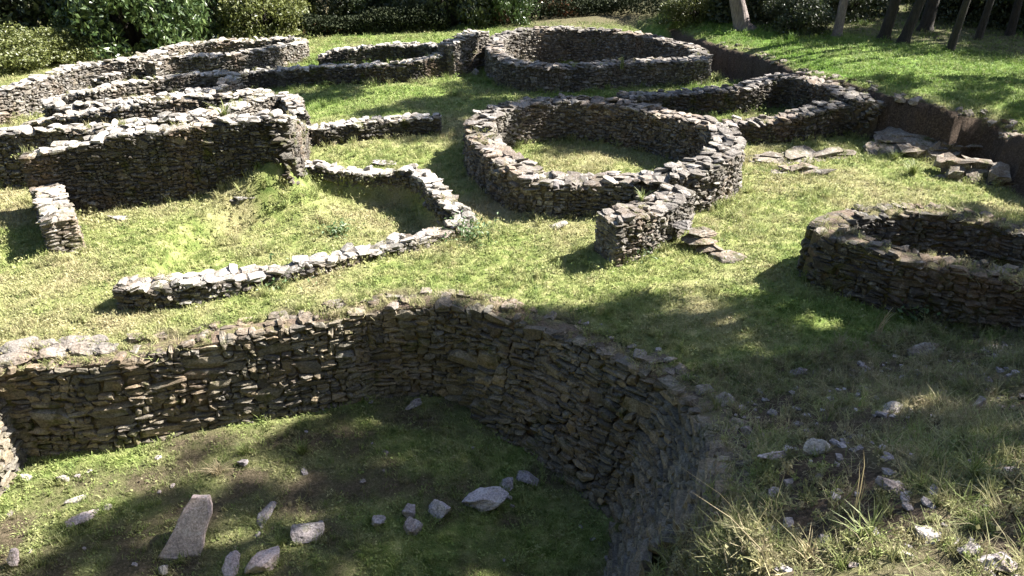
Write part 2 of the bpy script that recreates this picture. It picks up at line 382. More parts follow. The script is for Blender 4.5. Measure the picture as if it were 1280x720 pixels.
# ---------------------------------------------------------------- dry-stone walls
def build_wall(label, pts, th=.45, closed=False, face='face', cap='cap', sl=(.065, .21), ch=(.036, .095), base=None, core='core', cap_p=1.0, cat='stone wall', capk=1.0,
               rough=1.0, name='dry_stone_wall', group=None, batter=.06, deep=.12, bside=1, foot=None):
    P = np.array([[p[0], p[1], z] for p, z in pts])
    S = catmull(P, closed, 8)
    if closed: S = np.vstack([S, S[:1]])
    seg = np.hypot(*(S[1:, :2]-S[:-1, :2]).T); cum = np.concatenate([[0], np.cumsum(seg)]); L = cum[-1]
    CRESTS.append((S.copy(), th, 70 if (foot and core != 'core') else 22)); WALLS.append((S[:, :2][::2], False, foot or th))
    def ev(s):
        return np.stack([np.interp(s, cum, S[:, k]) for k in range(3)], -1)
    def tang(s):
        e = .12
        d = ev(np.clip(s+e, 0, L))[..., :2]-ev(np.clip(s-e, 0, L))[..., :2]
        return d/np.maximum(np.linalg.norm(d, axis=-1, keepdims=True), 1e-6)
    c = ev(np.array([L/2]))[0]
    A = Acc(); 
    # irregular broken crest: the wall's height wanders
    def crest(s): return ev(s)[..., 2] + rough*.09*fnoise(s*1.9+c[0]*7, s*0+c[1]) + rough*.05*fnoise(s*6+c[1]*3, s*0)
    for side in (-1, 1):
        ss = np.linspace(0, L, max(8, int(L/.25)))
        p = ev(ss); t = tang(ss); nn = np.stack([-t[:, 1], t[:, 0]], -1)*side
        zb = ground_z(p[:, 0]+nn[:, 0]*(th/2+.12), p[:, 1]+nn[:, 1]*(th/2+.12)) - deep
        z0_, z1_ = zb.min(), p[:, 2].max()+.1; cells = []; stack = []
        u = 0.0
        while u < L:
            wd0 = rng.uniform(.7, 1.3); stack.append((u, min(u+wd0, L), z0_+rng.uniform(-.1, 0), z1_)); u += wd0
        while stack:
            a0, a1, b0, b1 = stack.pop(); w_, h_ = a1-a0, b1-b0; k_ = rng.choice([.55, .8, 1, 1, 2.0]) if w_ < sl[1]*2.1 and h_ < ch[1]*2.2 else 1.
            wm, hm = rng.uniform(sl[0]*1.2, sl[1])*k_, rng.uniform(ch[0]*1.2, ch[1])*k_
            if (w_ <= wm and h_ <= hm) or (w_ < sl[0]*1.1 and h_ < ch[0]*2.2) or (h_ < ch[0]*1.2 and w_ < sl[1]): cells.append((a0, a1, b0, b1))
            elif h_/hm > w_/wm and h_ > ch[0]*1.3: q = b0+h_*rng.uniform(.32, .68); stack += [(a0, a1, b0, q), (a0, a1, q, b1)]
            elif w_ > sl[0]*1.2: q = a0+w_*rng.uniform(.3, .7); stack += [(a0, q, b0, b1), (q, a1, b0, b1)]
            else: cells.append((a0, a1, b0, b1))
        cl = np.array(cells); s = (cl[:, 0]+cl[:, 1])/2; ln = (cl[:, 1]-cl[:, 0])*rng.uniform(.85, 1.12, len(cl)); hh = (cl[:, 3]-cl[:, 2])*rng.uniform(.8, 1.15, len(cl))
        zc = (cl[:, 2]+cl[:, 3])/2 + .03*np.sin(s*1.7)
        p = ev(s); cz = crest(s); gb = np.interp(s, ss, zb)
        k = (zc > gb) & (zc + hh*.4 < cz-.015)
        p, s_, ln, zc, hh, gb, cz = p[k], s[k], ln[k], zc[k], hh[k], gb[k], cz[k]
        t = tang(s_); nn = np.stack([-t[:, 1], t[:, 0]], -1)*side; m_ = len(s_)
        dep = rng.uniform(.07, .13, m_)
        off = th/2 - dep + rng.normal(0, .017*max(rough, .7), m_) + np.where(batter < .1, batter, ((.08+batter*sstep(-1.2, .4, p[:, 0])) if side == bside else .03))*(cz-zc)
        e_ = .15; ta, tb_ = tang(np.clip(s_-e_, 0, L)), tang(np.clip(s_+e_, 0, L))
        turn = (ta[:, 0]*tb_[:, 1]-ta[:, 1]*tb_[:, 0])/(2*e_)*side
        kp = rng.random(m_) < np.clip(1.15*(1-turn*np.maximum(off, 0)), .3, 1)
        p, s_, ln, zc, hh, t, nn, dep, off = (q_[kp] for q_ in (p, s_, ln, zc, hh, t, nn, dep, off)); m_ = len(s_)
        C = np.stack([p[:, 0]+nn[:, 0]*off, p[:, 1]+nn[:, 1]*off, zc], -1)
        rl = rng.normal(0, .2, m_)*np.clip(1.6*hh/np.maximum(ln, .01), .5, 1.6)
        X = np.stack([t[:, 0]*np.cos(rl), t[:, 1]*np.cos(rl), np.sin(rl)], -1); Yv = np.stack([nn[:, 0], nn[:, 1], rng.normal(0, .14, m_)], -1)
        Z = np.stack([-t[:, 0]*np.sin(rl), -t[:, 1]*np.sin(rl), np.cos(rl)], -1)
        stones(A, C, X, Yv, Z, np.stack([ln*.53, dep, hh*.53], -1), .2)
    if not closed:
        for s0, sg in ((.04, -1), (L-.04, 1)):
            p = ev(np.array([s0]))[0]; t = tang(np.array([s0]))[0]*sg; nn = np.array([-t[1], t[0]])
            z = gz(p[0]+t[0]*.2, p[1]+t[1]*.2)-deep; top = p[2]-.02
            while z < top:
                h = rng.uniform(*ch); u = -th/2
                while u < th/2-.05:
                    w = rng.uniform(.13, .3); w = min(w, th/2-u+.04)
                    C = np.array([[p[0]+nn[0]*(u+w/2)-t[0]*.04, p[1]+nn[1]*(u+w/2)-t[1]*.04, min(z+h/2, top)]])
                    stones(A, C, np.array([[nn[0], nn[1], 0]]), np.array([[t[0], t[1], 0]]), np.array([[0, 0, 1.]]), np.array([[w*.5, .1, h*.5]]))
                    u += w
                z += h*.92
    wall = obj(name, A.mesh(name), M[face]); tag(wall, label, cat, group)
    # earth core
    K = Acc(); ss = np.linspace(0 if closed else .06, L if closed else L-.06, max(6, int(L/.2))); p = ev(ss); t = tang(ss); nn = np.stack([-t[:, 1], t[:, 0]], -1)
    w = th/2-.05; g0 = np.minimum(ground_z(p[:, 0]+nn[:, 0]*th/2, p[:, 1]+nn[:, 1]*th/2), ground_z(p[:, 0]-nn[:, 0]*th/2, p[:, 1]-nn[:, 1]*th/2))-.25
    tz = np.maximum(crest(ss)-.045, g0+.05); m_ = len(ss)
    wb = w + (batter if batter < .1 else .02)*(tz-g0-.2); wq = wb if batter < .1 or bside > 0 else w + (.06+batter*sstep(-1.2, .4, p[:, 0]))*(tz-g0-.2)
    prof = [(-wq, g0), (-w, tz-.02), (0, tz+.02), (w, tz-.02), (wb, g0)]
    V = np.concatenate([np.stack([p[:, 0]+nn[:, 0]*o, p[:, 1]+nn[:, 1]*o, zz], -1) for o, zz in prof]); a = np.arange(m_-1)
    F = np.concatenate([np.stack([a+k*m_, a+1+k*m_, a+1+(k+1)*m_, a+(k+1)*m_], -1) for k in range(4)])
    K.add(V, F[:, ::-1])
    if not closed:
        K.add(np.concatenate([V[[k*m_ for k in range(5)]], V[[k*m_+m_-1 for k in range(5)]]]), np.array([[0, 1, 2, 3, 4], [9, 8, 7, 6, 5]]))
    obj('earth_core', K.mesh('earth_core'), M[core], wall)
    # capstones
    Cp = Acc(); s = 0.0; rows = []
    u_n = max(2, int(round(th/.19)))
    for r in range(u_n):
        s = rng.uniform(0, .2); uc = (-th/2 + th*(r+.5)/u_n)*.94
        while s < L:
            ln = rng.uniform(.08, .27)*capk; rows.append((s+ln/2, uc+rng.normal(0, .03), ln)); s += ln*rng.uniform(.86, 1.0) + (rng.uniform(0, .12) if rng.random() < .25 else 0)
    rows = np.array([r for r in rows if r[0] < L and rng.random() < cap_p]); n_ = len(rows)
    p = ev(rows[:, 0]); t = tang(rows[:, 0]); nn = np.stack([-t[:, 1], t[:, 0]], -1); yaw = rng.normal(0, .35, n_)
    cz = crest(rows[:, 0]) + rng.normal(0, .022*rough, n_) - .02
    C = np.stack([p[:, 0]+nn[:, 0]*rows[:, 1], p[:, 1]+nn[:, 1]*rows[:, 1], cz], -1)
    cx = t*np.cos(yaw)[:, None]+nn*np.sin(yaw)[:, None]; cy = -t*np.sin(yaw)[:, None]+nn*np.cos(yaw)[:, None]
    tx = rng.normal(0, .13*rough, n_); ty = rng.normal(0, .13*rough, n_)
    X = np.stack([cx[:, 0], cx[:, 1], tx], -1); Yv = np.stack([cy[:, 0], cy[:, 1], ty], -1); Z = np.cross(X, Yv)
    stones(Cp, C, X, Yv, Z, np.stack([rows[:, 2]*.52, np.full(n_, th/u_n*.56)*rng.uniform(.75, 1.2, n_), rng.uniform(.02, .045, n_)], -1), .22)
    obj('capstones', Cp.mesh('capstones'), M[cap], wall)
    return wall

def w(label, px, **k): return build_wall(label, unproj(px, outer_z), **k)
build_wall('long curved retaining wall of the sunken foreground room, darkest and nearest wall', A_pts, th=.5, face='pit', cap='cap_earth', sl=(.10, .36), ch=(.06, .17), capk=.8, rough=.7, batter=.34, core='earth_top', cap_p=.3, bside=-1, foot=.14)
CW = bpy.data.objects['dry_stone_wall']
PALE_ENDS = [(20, 437, .5, .36), (55, 434, .46, .32), (88, 433, .44, .3), (118, 431, .3, .22), (10, 455, .46, .3), (42, 452, .44, .3), (75, 450, .4, .3), (104, 446, .36, .26), (132, 441, .3, .2), (28, 466, .4, .25), (64, 463, .36, .24)]
build_wall('low pale stone wall that bends back in an L around a sunken grassy yard', B_pts, th=.36, rough=1.1, foot=.1)
w('short stub of sunlit wall standing alone on the grass before the tall dark wall', [(58, 231, .62), (64, 250, .64), (71, 275, .6)], th=.46)
def on_line(px, py):
    """top of the tall wall: its foot runs straight; the height follows its crest"""
    a, b_ = at(60, 262), at(300, 238); d = b_-a; u = (px-640)/FPX; z = 1.2
    for _ in range(8):      # X = u*depth on the line
        k = (u*(a[1]*CP+(CAM_H-z)*SP)-a[0])/(d[0]-u*d[1]*CP); p = a+d*k
        q = (360-py)/FPX; z = (q*(p[1]*CP+CAM_H*SP)-p[1]*SP+CAM_H*CP)/(CP+q*SP)
    return p, z
TALL = [on_line(*q) for q in ((28, 194), (80, 182), (130, 168), (170, 164), (240, 156), (300, 147), (335, 142), (350, 146))]
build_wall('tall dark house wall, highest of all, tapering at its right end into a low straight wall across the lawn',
  TALL + unproj([(374, 158, .5), (398, 160, .38), (450, 151, .42), (500, 146, .42), (550, 144, .42)], outer_z), th=.42, face='face_shaded')
w('pale topped wall just behind the tall dark one, rounded and sunlit at its right end',
  [(-70, 169, 1.05), (0, 164, 1.1), (79, 159, 1.1), (132, 157, 1.15), (164, 151, 1.15), (237, 143, 1.1), (290, 132, 1.0), (325, 121, .95), (348, 118, .9), (364, 124, .85), (371, 136, .75), (374, 149, .55)], th=.42)
w('ruined wall running just behind the tall shaded house wall, overgrown at its low end', [(34, 153, .35), (60, 148, .5), (94, 142, .7), (150, 133, .85), (188, 126, .9), (240, 120, .9), (300, 116, .85), (335, 113, .7)], th=.4)
w('narrow ruined house with rounded pale end and grass growing inside', [(70, 121, .6), (62, 126, .6), (80, 132, .65), (130, 127, .7), (175, 122, .7), (220, 117, .7), (262, 111, .7), (287, 100, .7), (290, 93, .7), (260, 90, .75), (200, 96, .75),
   (150, 104, .75), (110, 113, .7)], th=.36, closed=True)
w('low wall line crossing the grass at the far left below the sloping wall', [(-60, 132, .4), (0, 125, .4), (40, 120, .4), (62, 116, .35)], th=.4)
w('thin low wall at the foot of the sloping sunlit brown wall', [(-60, 121, .35), (0, 117, .4), (50, 112, .4), (96, 106, .4)], th=.35)
w('short oblique wall inside the farthest left house', [(112, 100, .4), (135, 93, .5), (166, 84, .5)], th=.38)
w('farthest left house, a long pointed loop of wall at the foot of the bushes', [(-60, 126, .8), (5, 109, .85), (55, 95, .85), (97, 82, .85), (130, 77, .8), (165, 73, .8), (195, 64, .75), (230, 55, .7), (270, 51, .65), (330, 49, .6), (368, 48, .6),
   (374, 52, .6), (340, 58, .7), (300, 65, .75), (260, 69, .75), (215, 71, .75), (185, 77, .75)], th=.42)
w('curved oval house wall across the middle lawn with a long dark front', [(300, 92, .45), (330, 87, .5), (420, 82, .52), (480, 80, .54), (530, 73, .6), (556, 64, .7), (556, 57, .7), (530, 54, .6), (490, 55, .58), (450, 58, .55), (416, 63, .5), (398, 72, .3)], th=.42, face='face_shaded')
w('tall stump of wall with a dark doorway gap beside the far round hut', [(556, 56, .95), (568, 49, 1.05), (584, 43, 1.1), (603, 39, 1.1)], th=.6)
build_wall('far round hut wall, complete ring with brown bare inside', FAR_pts, th=.55, closed=True, cap='cap_grey')
w('nearer round hut wall, full ring with sunlit grass inside', RING_px, th=.62, closed=True, rough=1.2, cap='cap_grey', capk=1.1)
w('pointed oval hut wall on the right, tucked under the lawn edge', [(775, 118, .55), (830, 117, .5), (880, 113, .55), (930, 107, .65), (965, 97, .75), (1000, 93, .8), (1048, 104, .75), (1085, 118, .72), (1088, 127, .7), (1045, 130, .68), (1000, 140, .62), (950, 149, .5), (905, 152, .4)], th=.58, face='face_shaded', cap='cap_grey')
w('stubby doorway wall jutting forward from the nearer round hut', [(758, 272, .72), (790, 263, .72), (825, 250, .7), (850, 234, .7)], th=.6, cap='cap_grey')
build_wall('mossy rectangular house wall in the shade at the right edge', J_pts, th=.52, face='face_shaded', cap='cap_earth', sl=(.10, .3), ch=(.05, .12), rough=.8, core='earth_top', cap_p=.3, capk=.7, foot=.3)

# ---------------------------------------------------------------- rocks
def ico(sub=3):
    import bmesh
    bm = bmesh.new(); bmesh.ops.create_icosphere(bm, subdivisions=sub, radius=1)
    V = np.array([v.co[:] for v in bm.verts]); F = np.array([[v.index for v in f.verts] for f in bm.faces]); bm.free(); return V, F
ICO_V, ICO_F = ico(4)
def rock_mesh(name, size, seed, cuts=14, flat=.75):
    r = np.random.default_rng(seed); V = ICO_V.copy()
    for _ in range(cuts):
        d = r.normal(size=3); d /= np.linalg.norm(d); lim = r.uniform(.36, .78); e = V@d - lim
        V -= np.clip(e, 0, None)[:, None]*d
    V += .035*np.sin(V[:, [1, 2, 0]]*7+r.uniform(0, 6, 3)) + .022*np.sin(V[:, [2, 0, 1]]*15+r.uniform(0, 6, 3)) + .012*np.sin(V[:, [1, 2, 0]]*31+r.uniform(0, 6, 3)) + r.normal(0, .007, V.shape)
    V = V*np.array(size)/2*1.25
    return mesh_np(name, V, ICO_F, smooth=False)
ROCKS = []
def rock(label, px, py, size, mat='rock', rot=None, seed=0, sink=.44, name='stone', cat='stone', tilt=.15, group=None):
    x, y, z = on_ground(px, py); r = np.random.default_rng(seed+100)
    if inside(PIT, np.array([x]), np.array([y]))[0]: size = tuple(1.22*v for v in size)
    ROCKS.append((x, y, .5*max(size[:2])))
    o = obj(name, rock_mesh(name, size, seed), M[mat], None, (x, y, z+size[2]*(.5-sink)), (r.normal(0, tilt), r.normal(0, tilt), r.uniform(0, 6) if rot is None else rot))
    return tag(o, label, cat, group)
def slab(label, px, py, outline, thick, rot, mat='slab', name='stone_slab', lift=.05, cat='stone slab'):
    """upright-ish slab: outline (x,z) polygon extruded; jittered edges"""
    O = np.array(outline, float); O = np.vstack([O+(np.roll(O, -1, 0)-O)*t for t in (0, .5)]).reshape(2, -1, 2).transpose(1, 0, 2).reshape(-1, 2)
    r = np.random.default_rng(int(px)); O += r.normal(0, .012, O.shape); k = len(O); c = O.mean(0)
    V = []
    for yv, s in ((-thick/2, .93), (-thick/3, 1), (thick/3, 1), (thick/2, .93)): V += [(*(c+(o-c)*s), yv) for o in O]
    V = np.array(V)[:, [0, 2, 1]]; V[:, 1] += r.normal(0, .006, len(V)); F4 = []
    for l in range(3):
        for i in range(k): F4.append((l*k+i, l*k+(i+1) % k, (l+1)*k+(i+1) % k, (l+1)*k+i))
    me = mesh_np(name, V, [np.array(F4), np.array([list(range(k))[::-1]]), np.array([[3*k+i for i in range(k)]])])
    x, y, z = on_ground(px, py)
    return tag(obj(name, me, M[mat], None, (x, y, z+lift), rot), label, cat)
SLAB = on_ground(232, 688)
slab('large pinkish slab leaning up out of the grass of the sunken room', 232, 688, [(-.30, -.1), (-.05, -.14), (.19, -.1), (.23, .15), (.29, .36), (.27, .58), (.08, .6), (-.02, .44), (-.13, .22)], .13, (R(-38), R(4), R(8)))
rock('biggest of the violet-grey stones in the row across the sunken room', 600, 626, (.52, .36, .26), 'violet', .3, 1)
rock('jagged violet-grey stone second from the big one in the row', 550, 643, (.30, .26, .3), 'violet', None, 2)
rock('narrow upright stone left of the jagged stone in the row', 512, 640, (.17, .15, .24), 'violet', None, 3)
rock('tall brownish stone below the narrow upright stone', 518, 664, (.22, .18, .3), 'violet', None, 4)
rock('small bluish stone at the left end of the row in the sunken room', 471, 655, (.18, .14, .14), 'violet', None, 5)
rock('small grey stone touching the biggest violet stone at its right', 634, 606, (.2, .16, .16), 'violet', None, 6)
rock('flat dim stone at the right end of the row, near the curved wall', 664, 600, (.28, .2, .13), 'violet', None, 7)
rock('rounded pale stone half sunk in bright grass left of the row', 382, 668, (.34, .26, .24), 'rock', None, 8, .4)
rock('flat grey stone lying between the pinkish slab and the pale round stone', 332, 646, (.30, .2, .1), 'rock', None, 9)
rock('rough pink stone at the bottom edge in bright grass', 330, 706, (.34, .26, .22), 'slab', None, 10)
rock('flatter pink stone beside the rough pink one at the bottom edge', 290, 714, (.34, .2, .12), 'slab', None, 12)
rock('low brown-pink stone on bare soil left in the sunken room', 106, 648, (.32, .22, .12), 'slab', None, 13)
rock('small purple-grey stone on the heap of dry grass', 304, 583, (.13, .10, .10), 'rock', None, 14, .1)
rock('little square white stone in the sunlit grass under the left wall', 79, 602, (.15, .11, .10), 'pale', .2, 15, .2)
rock('small pointed white stone nearest the left edge', 34, 598, (.14, .1, .08), 'pale', None, 16, .2)
rock('thin white stone just above the bare soil patch', 134, 637, (.14, .07, .05), 'pale', None, 17, .2)
rock('long thin white stone at the head of the bare soil patch', 98, 626, (.2, .07, .06), 'pale', .6, 18, .2)
rock('white stone cut by the bottom edge below the pinkish slab', 207, 716, (.17, .12, .1), 'pale', None, 19, .2)
rock('dark reddish stone in the bottom left corner', 20, 708, (.16, .12, .22), 'slab', None, 20, .2)
rock('pale stone lying in the darkest corner below the back wall', 517, 509, (.26, .16, .1), 'rock', .5, 21, .2)
rock('blocky white stone on the bank, brightest one right of the wall end', 1021, 567, (.2, .16, .17), 'pale', .2, 22, .25)
rock('flat pink stone left of the blocky white stone on the bank', 970, 573, (.28, .14, .08), 'slab', .1, 23, .2)
rock('small white stone where the meadow meets the curved wall', 877, 496, (.2, .12, .07), 'pale', .1, 24, .2)
rock('long white stone beside the brown crest of the curved wall', 835, 453, (.28, .13, .08), 'pale', -.2, 25, .2)
rock('grey stone in the bank grass above the wall end', 936, 545, (.16, .13, .16), 'rock', None, 26)
rock('flat grey stone at the upper edge of the bare bank soil', 997, 469, (.4, .2, .14), 'rock', .1, 27, .3)
rock('grey stone in dark hollow low on the bank', 1117, 614, (.22, .18, .2), 'rock', None, 28)
rock('rough cream stone in the sunlit lower bank', 1158, 676, (.2, .16, .14), 'pale', None, 29)
rock('small cream stone below the rough cream one', 1128, 698, (.13, .1, .1), 'pale', None, 30)
rock('bluish grey slab in the bottom right corner', 1250, 712, (.34, .16, .12), 'rock', .1, 31, .2)
rock('grey stone left of the corner slab at the bottom right', 1208, 694, (.16, .12, .16), 'rock', None, 32)
rock('flat white stone high on the bank near the shaded house', 1236, 437, (.3, .14, .06), 'pale', .1, 33, .2)
rock('broken dark stone on the bare soil at the top of the bank', 1158, 443, (.46, .22, .16), 'outcrop', .1, 34, .25)
rock('small white upright stone in the middle of the bank', 1175, 496, (.12, .08, .14), 'pale', None, 35, .2)
rock('pale stone with a hole of shade under it mid bank', 1114, 516, (.26, .14, .12), 'pale', .3, 36, .25)
rock('dull stone lying in brown grass at right of the bank', 1222, 512, (.3, .16, .14), 'rock', .5, 37, .3)
rock('thin pale stone on the soil slope under the meadow', 1122, 474, (.3, .12, .05), 'pale', .1, 38, .2)
rock('long flat block before the low tapered wall in the middle lawn', 466, 168, (.75, .45, .22), 'pale', .1, 39, .3)
rock('pale slab lying in the grass before the tall shaded wall', 152, 274, (.62, .34, .10), 'rock', .1, 40, .4)
rock('upright reddish stone at the foot of the tall shaded wall', 149, 250, (.28, .2, .62), 'slab', .1, 41, .2, tilt=.05)
rock('flat white threshold stone left of the doorway wall', 692, 283, (.5, .26, .08), 'pale', .1, 42, .4)
rock('flat bare stones sunk in the path behind the yard wall', 480, 205, (.8, .4, .12), 'rock', .3, 43, .45)
rock('pale stone in the dark doorway gap of the tall stump', 594, 93, (.4, .3, .3), 'pale', .1, 44, .3)
# bedrock outcrops on the right
def outcrop(label, px, py, L_, Wd, H_, nsl, rot, seed, mat='outcrop', dip=.2):
    x, y, z = on_ground(px, py); r = np.random.default_rng(seed+300); A = Acc(); C = []; Hf = []; Xs = []
    for i in range(nsl):
        f = i/max(nsl-1, 1); ll = L_*(1-.35*f)*r.uniform(.8, 1.05); u = -ll/2+r.normal(0, L_*.08)
        while u < ll/2:
            w = r.uniform(.22, .6)*min(1.2, L_); hz = H_/nsl*r.uniform(.5, .9); C.append((u+w/2, Wd*(.32*f-.1)+r.normal(0, Wd*.07), H_*(.05+.7*f)-.06 + (u+w/2)*dip*.4)); Hf.append((w*.58, Wd*(.3-.1*f)*r.uniform(.6, 1.1), hz*1.25)); u += w*r.uniform(.8, 1.1)
    C = np.array(C); n_ = len(C); a = r.normal(0, .25, n_); d = r.normal(dip, .07, n_); e = r.normal(dip*.3, .07, n_)
    X = np.stack([np.cos(a), np.sin(a), e], -1); Y = np.stack([-np.sin(a), np.cos(a), d], -1); Z = np.cross(X, Y)
    stones(A, C, X, Y, Z, np.array(Hf), .38)
    return tag(obj('rock_outcrop', A.mesh('rock_outcrop'), M[mat], None, (x, y, z), (0, 0, rot)), label, 'rock')
outcrop('layered dark outcrop nearest the round hut on the right', 965, 202, 1.1, .8, .16, 3, .1, 50)
outcrop('dark ledge of rock just below the layered outcrop', 992, 216, 1.0, .5, .16, 3, -.15, 51)
outcrop('broad pale-topped rock in front of the pointed oval hut', 1032, 198, 1.2, .8, .16, 3, .3, 52)
outcrop('angular rock with a grassy back under the pale shelf', 1098, 190, .9, .6, .24, 3, .5, 53)
outcrop('long sunlit shelf of rock below the lawn edge', 1155, 178, 2.0, 1.1, .26, 4, -.1, 54)
outcrop('dark rock face in a hollow right of the bright grass', 1168, 203, 1.1, .6, .42, 3, .2, 55)
outcrop('big slanting boulder nearest the right edge', 1208, 224, 1.5, .8, .44, 3, -.3, 56)
for i, (px, py, a_, b_) in enumerate(PALE_ENDS):
    x, y, z = on_ground(px, py); z = float(outer_z(np.array([x]), np.array([y]))[0])
    obj('cap_slab', rock_mesh('cap_slab', (a_, b_, .12), 210+i, 8), M['cap_pinkgrey'], CW, (x, y, max(z, gz(x, y))+.03), (rng.normal(0, .05), rng.normal(0, .05), .25+rng.normal(0, .2)))
q = catmull(LIP[2:], False, 40); k_ = len(q); sel = rng.integers(0, k_-1, 110); A = Acc(); tt = q[sel+1]-q[sel]; tt /= np.linalg.norm(tt, axis=1)[:, None]+1e-9
off_ = rng.uniform(-.5, -.1, 110); X0 = q[sel, 0]+tt[:, 1]*-off_*-1; Y0 = q[sel, 1]-tt[:, 0]*-off_*-1; sz = rng.uniform(.02, .09, 110)**1.0; a = rng.uniform(0, 6.28, 110)
stones(A, np.stack([X0, Y0, ground_z(X0, Y0)+.01], -1), np.stack([np.cos(a), np.sin(a), 0*a], -1), np.stack([-np.sin(a), np.cos(a), .3+0*a], -1), np.tile([0, 0, 1.], (110, 1)), np.stack([sz*1.3, sz, sz*.6], -1), .28)
tag(obj('rubble', A.mesh('rubble'), M['outcrop']), 'stones showing in the earth cut below the lawn', 'rubble', kind='stuff')
# slab steps by the round hut
def steps():
    x, y, z = on_ground(880, 312)
    r = bpy.data.objects.new('stone_steps', None); COL.objects.link(r); r.location = (x, y, z)
    tag(r, 'rough stack of slab steps at the foot of the doorway wall', 'steps')
    for i, (dx, dy, dz, sx, sy) in enumerate([(-.3, .3, .34, .5, .3), (.0, .22, .25, .6, .35), (-.1, .1, .16, .65, .36), (.1, -.1, .07, .65, .36), (.3, -.22, .0, .7, .4)]):
        obj('step_slab', rock_mesh('step_slab', (sx*.85, sy, .13), 70+i, 9), M['outcrop' if i else 'cap_grey'], r, (dx, dy, dz), (0, rng.normal(0, .05), rng.normal(0, .2)))
steps()

# ---------------------------------------------------------------- leaves, bushes, trees
def leaves(Cs, size, r, up=.25, ratio=.55):
    """one folded diamond leaf at each centre"""
    n_ = len(Cs); d = r.normal(size=(n_, 3)); d[:, 2] -= .2; d /= np.linalg.norm(d, axis=1)[:, None]
    q = r.normal(size=(n_, 3)); q[:, 2] += up*4; s = np.cross(d, q); s /= np.linalg.norm(s, axis=1)[:, None]+1e-9; u = np.cross(s, d)
    L = size*r.uniform(.6, 1.3, n_)[:, None]; wd = L*ratio*.5
    V = np.stack([Cs-d*L*.5, Cs+s*wd+u*wd*.3, Cs+d*L*.5, Cs-s*wd+u*wd*.3], 1)
    a = np.arange(n_)*4
    return V.reshape(-1, 3), np.stack([a, a+1, a+2, a+3], 1)
def clump_cloud(r, n_leaf, n_cl, rad, cl_r, squash=(1, 1, 1), low=-1.0, shell=.5):
    d = r.normal(size=(n_cl, 3)); d /= np.linalg.norm(d, axis=1)[:, None]; d[:, 2] = np.where(d[:, 2] < low, -d[:, 2], d[:, 2])
    cc = d*(r.uniform(shell, 1, n_cl)**.6)[:, None]*rad*np.array(squash)
    k = r.integers(0, n_cl, n_leaf); e = r.normal(size=(n_leaf, 3)); e /= np.linalg.norm(e, axis=1)[:, None]
    sz = r.uniform(.6, 1.35, n_cl)*cl_r
    return cc[k] + e*(r.random(n_leaf)**.45*sz[k])[:, None]*np.array([1, 1, .75]), cc
def tube(acc, pts, rads, k=8):
    pts = np.asarray(pts, float); m_ = len(pts); V = []
    for i in range(m_):
        t = pts[min(i+1, m_-1)]-pts[max(i-1, 0)]; t /= np.linalg.norm(t)+1e-9
        a = np.cross(t, [0, 1, .01] if abs(t[1]) < .9 else [1, 0, 0]); a /= np.linalg.norm(a); b_ = np.cross(t, a)
        th = np.arange(k)*2*math.pi/k
        V.append(pts[i]+rads[i]*(np.cos(th)[:, None]*a+np.sin(th)[:, None]*b_))
    F = [[i*k+j, i*k+(j+1) % k, (i+1)*k+(j+1) % k, (i+1)*k+j] for i in range(m_-1) for j in range(k)]
    acc.add(np.concatenate(V), np.array(F)); acc.add(V[-1], np.array([list(range(k))]))
def bush_meshes(seed, n_leaf=9000, n_cl=70, size=.13):
    r = np.random.default_rng(seed)
    C, cc = clump_cloud(r, n_leaf, n_cl, 1.0, .27, (1, 1, 1), -.15, .45); C[:, 2] = np.abs(C[:, 2]+.06)
    V, F = leaves(C, size/1.6, r); fol = mesh_np('foliage', V, F)
    A = Acc()
    for c in cc[::3]:
        c = np.array([c[0], c[1], abs(c[2])]); tube(A, [(c[0]*.1, c[1]*.1, -.1), c*np.array([.4, .4, .5]), c*.92], [.035, .025, .008], 5)
    return fol, A.mesh('stem')
BUSH = [bush_meshes(s, 17000, 95, sz) for s, sz in ((1, .12), (2, .10), (3, .09), (4, .13))]
def bush(label, px, py, sx, sy, sz, kind, mat, rot=0, name='bush', cat='bush', z=None, group=None, off=0):
    x, y = at(px, py, 0 if z is None else z)[:2] if z is not None else on_ground(px, py)[:2]
    y += off
    r = bpy.data.objects.new(name, None); COL.objects.link(r); r.location = (x, y, gz(x, y)-.1); r.rotation_euler = (0, 0, rot); r.scale = (sx, sy, sz)
    tag(r, label, cat, group); f, s = BUSH[kind]
    fo = obj('foliage', f.copy(), None, r); fo.data.materials.clear(); fo.data.materials.append(M[mat]); obj('stem', s, M['bark_dark'], r)
    return r
bush('dark mass of laurel filling the upper left corner', 40, 62, 3.2, 2.5, 3.6, 0, 'dark_leaf', .3, off=1.5)
bush('low olive shrub at the left edge above the sloping wall', 45, 82, 1.9, 1.2, 1.3, 1, 'olive', 1)
bush('small yellowish shrub between the two dark laurels on the left', 100, 72, 1.3, 1.0, 1.2, 2, 'olive', 2)
bush('large glossy laurel overhanging the far left house', 170, 60, 2.6, 2.0, 3.4, 3, 'laurel', .7)
bush('glossy laurel right of the largest one, dim between two bright shrubs', 240, 40, 2.6, 2.0, 3.2, 0, 'laurel', 2.2, off=1)
bush('bright yellow-green rounded shrub behind the pointed loop of wall', 340, 37, 2.5, 1.8, 2.3, 1, 'olive', 1.4)
bush('dim shrub left of the rusty bracken behind the middle lawn', 425, 28, 2.2, 1.6, 2.8, 2, 'dark_leaf', .2)
bush('shrub with pale hanging sprays above the oval house', 470, 26, 2.2, 1.6, 2.8, 3, 'laurel', 4, off=.5)
bush('dark shrub behind the tall stump of wall', 555, 30, 2.4, 1.6, 3, 0, 'dark_leaf', 3)
bush('silvery laurel behind the left side of the far round hut', 615, 24, 2.2, 1.6, 2.8, 1, 'laurel', 5.2)
bush('dark shrub behind the middle of the far round hut', 700, 8, 3.0, 1.6, 2.6, 2, 'dark_leaf', 1.1, off=1)
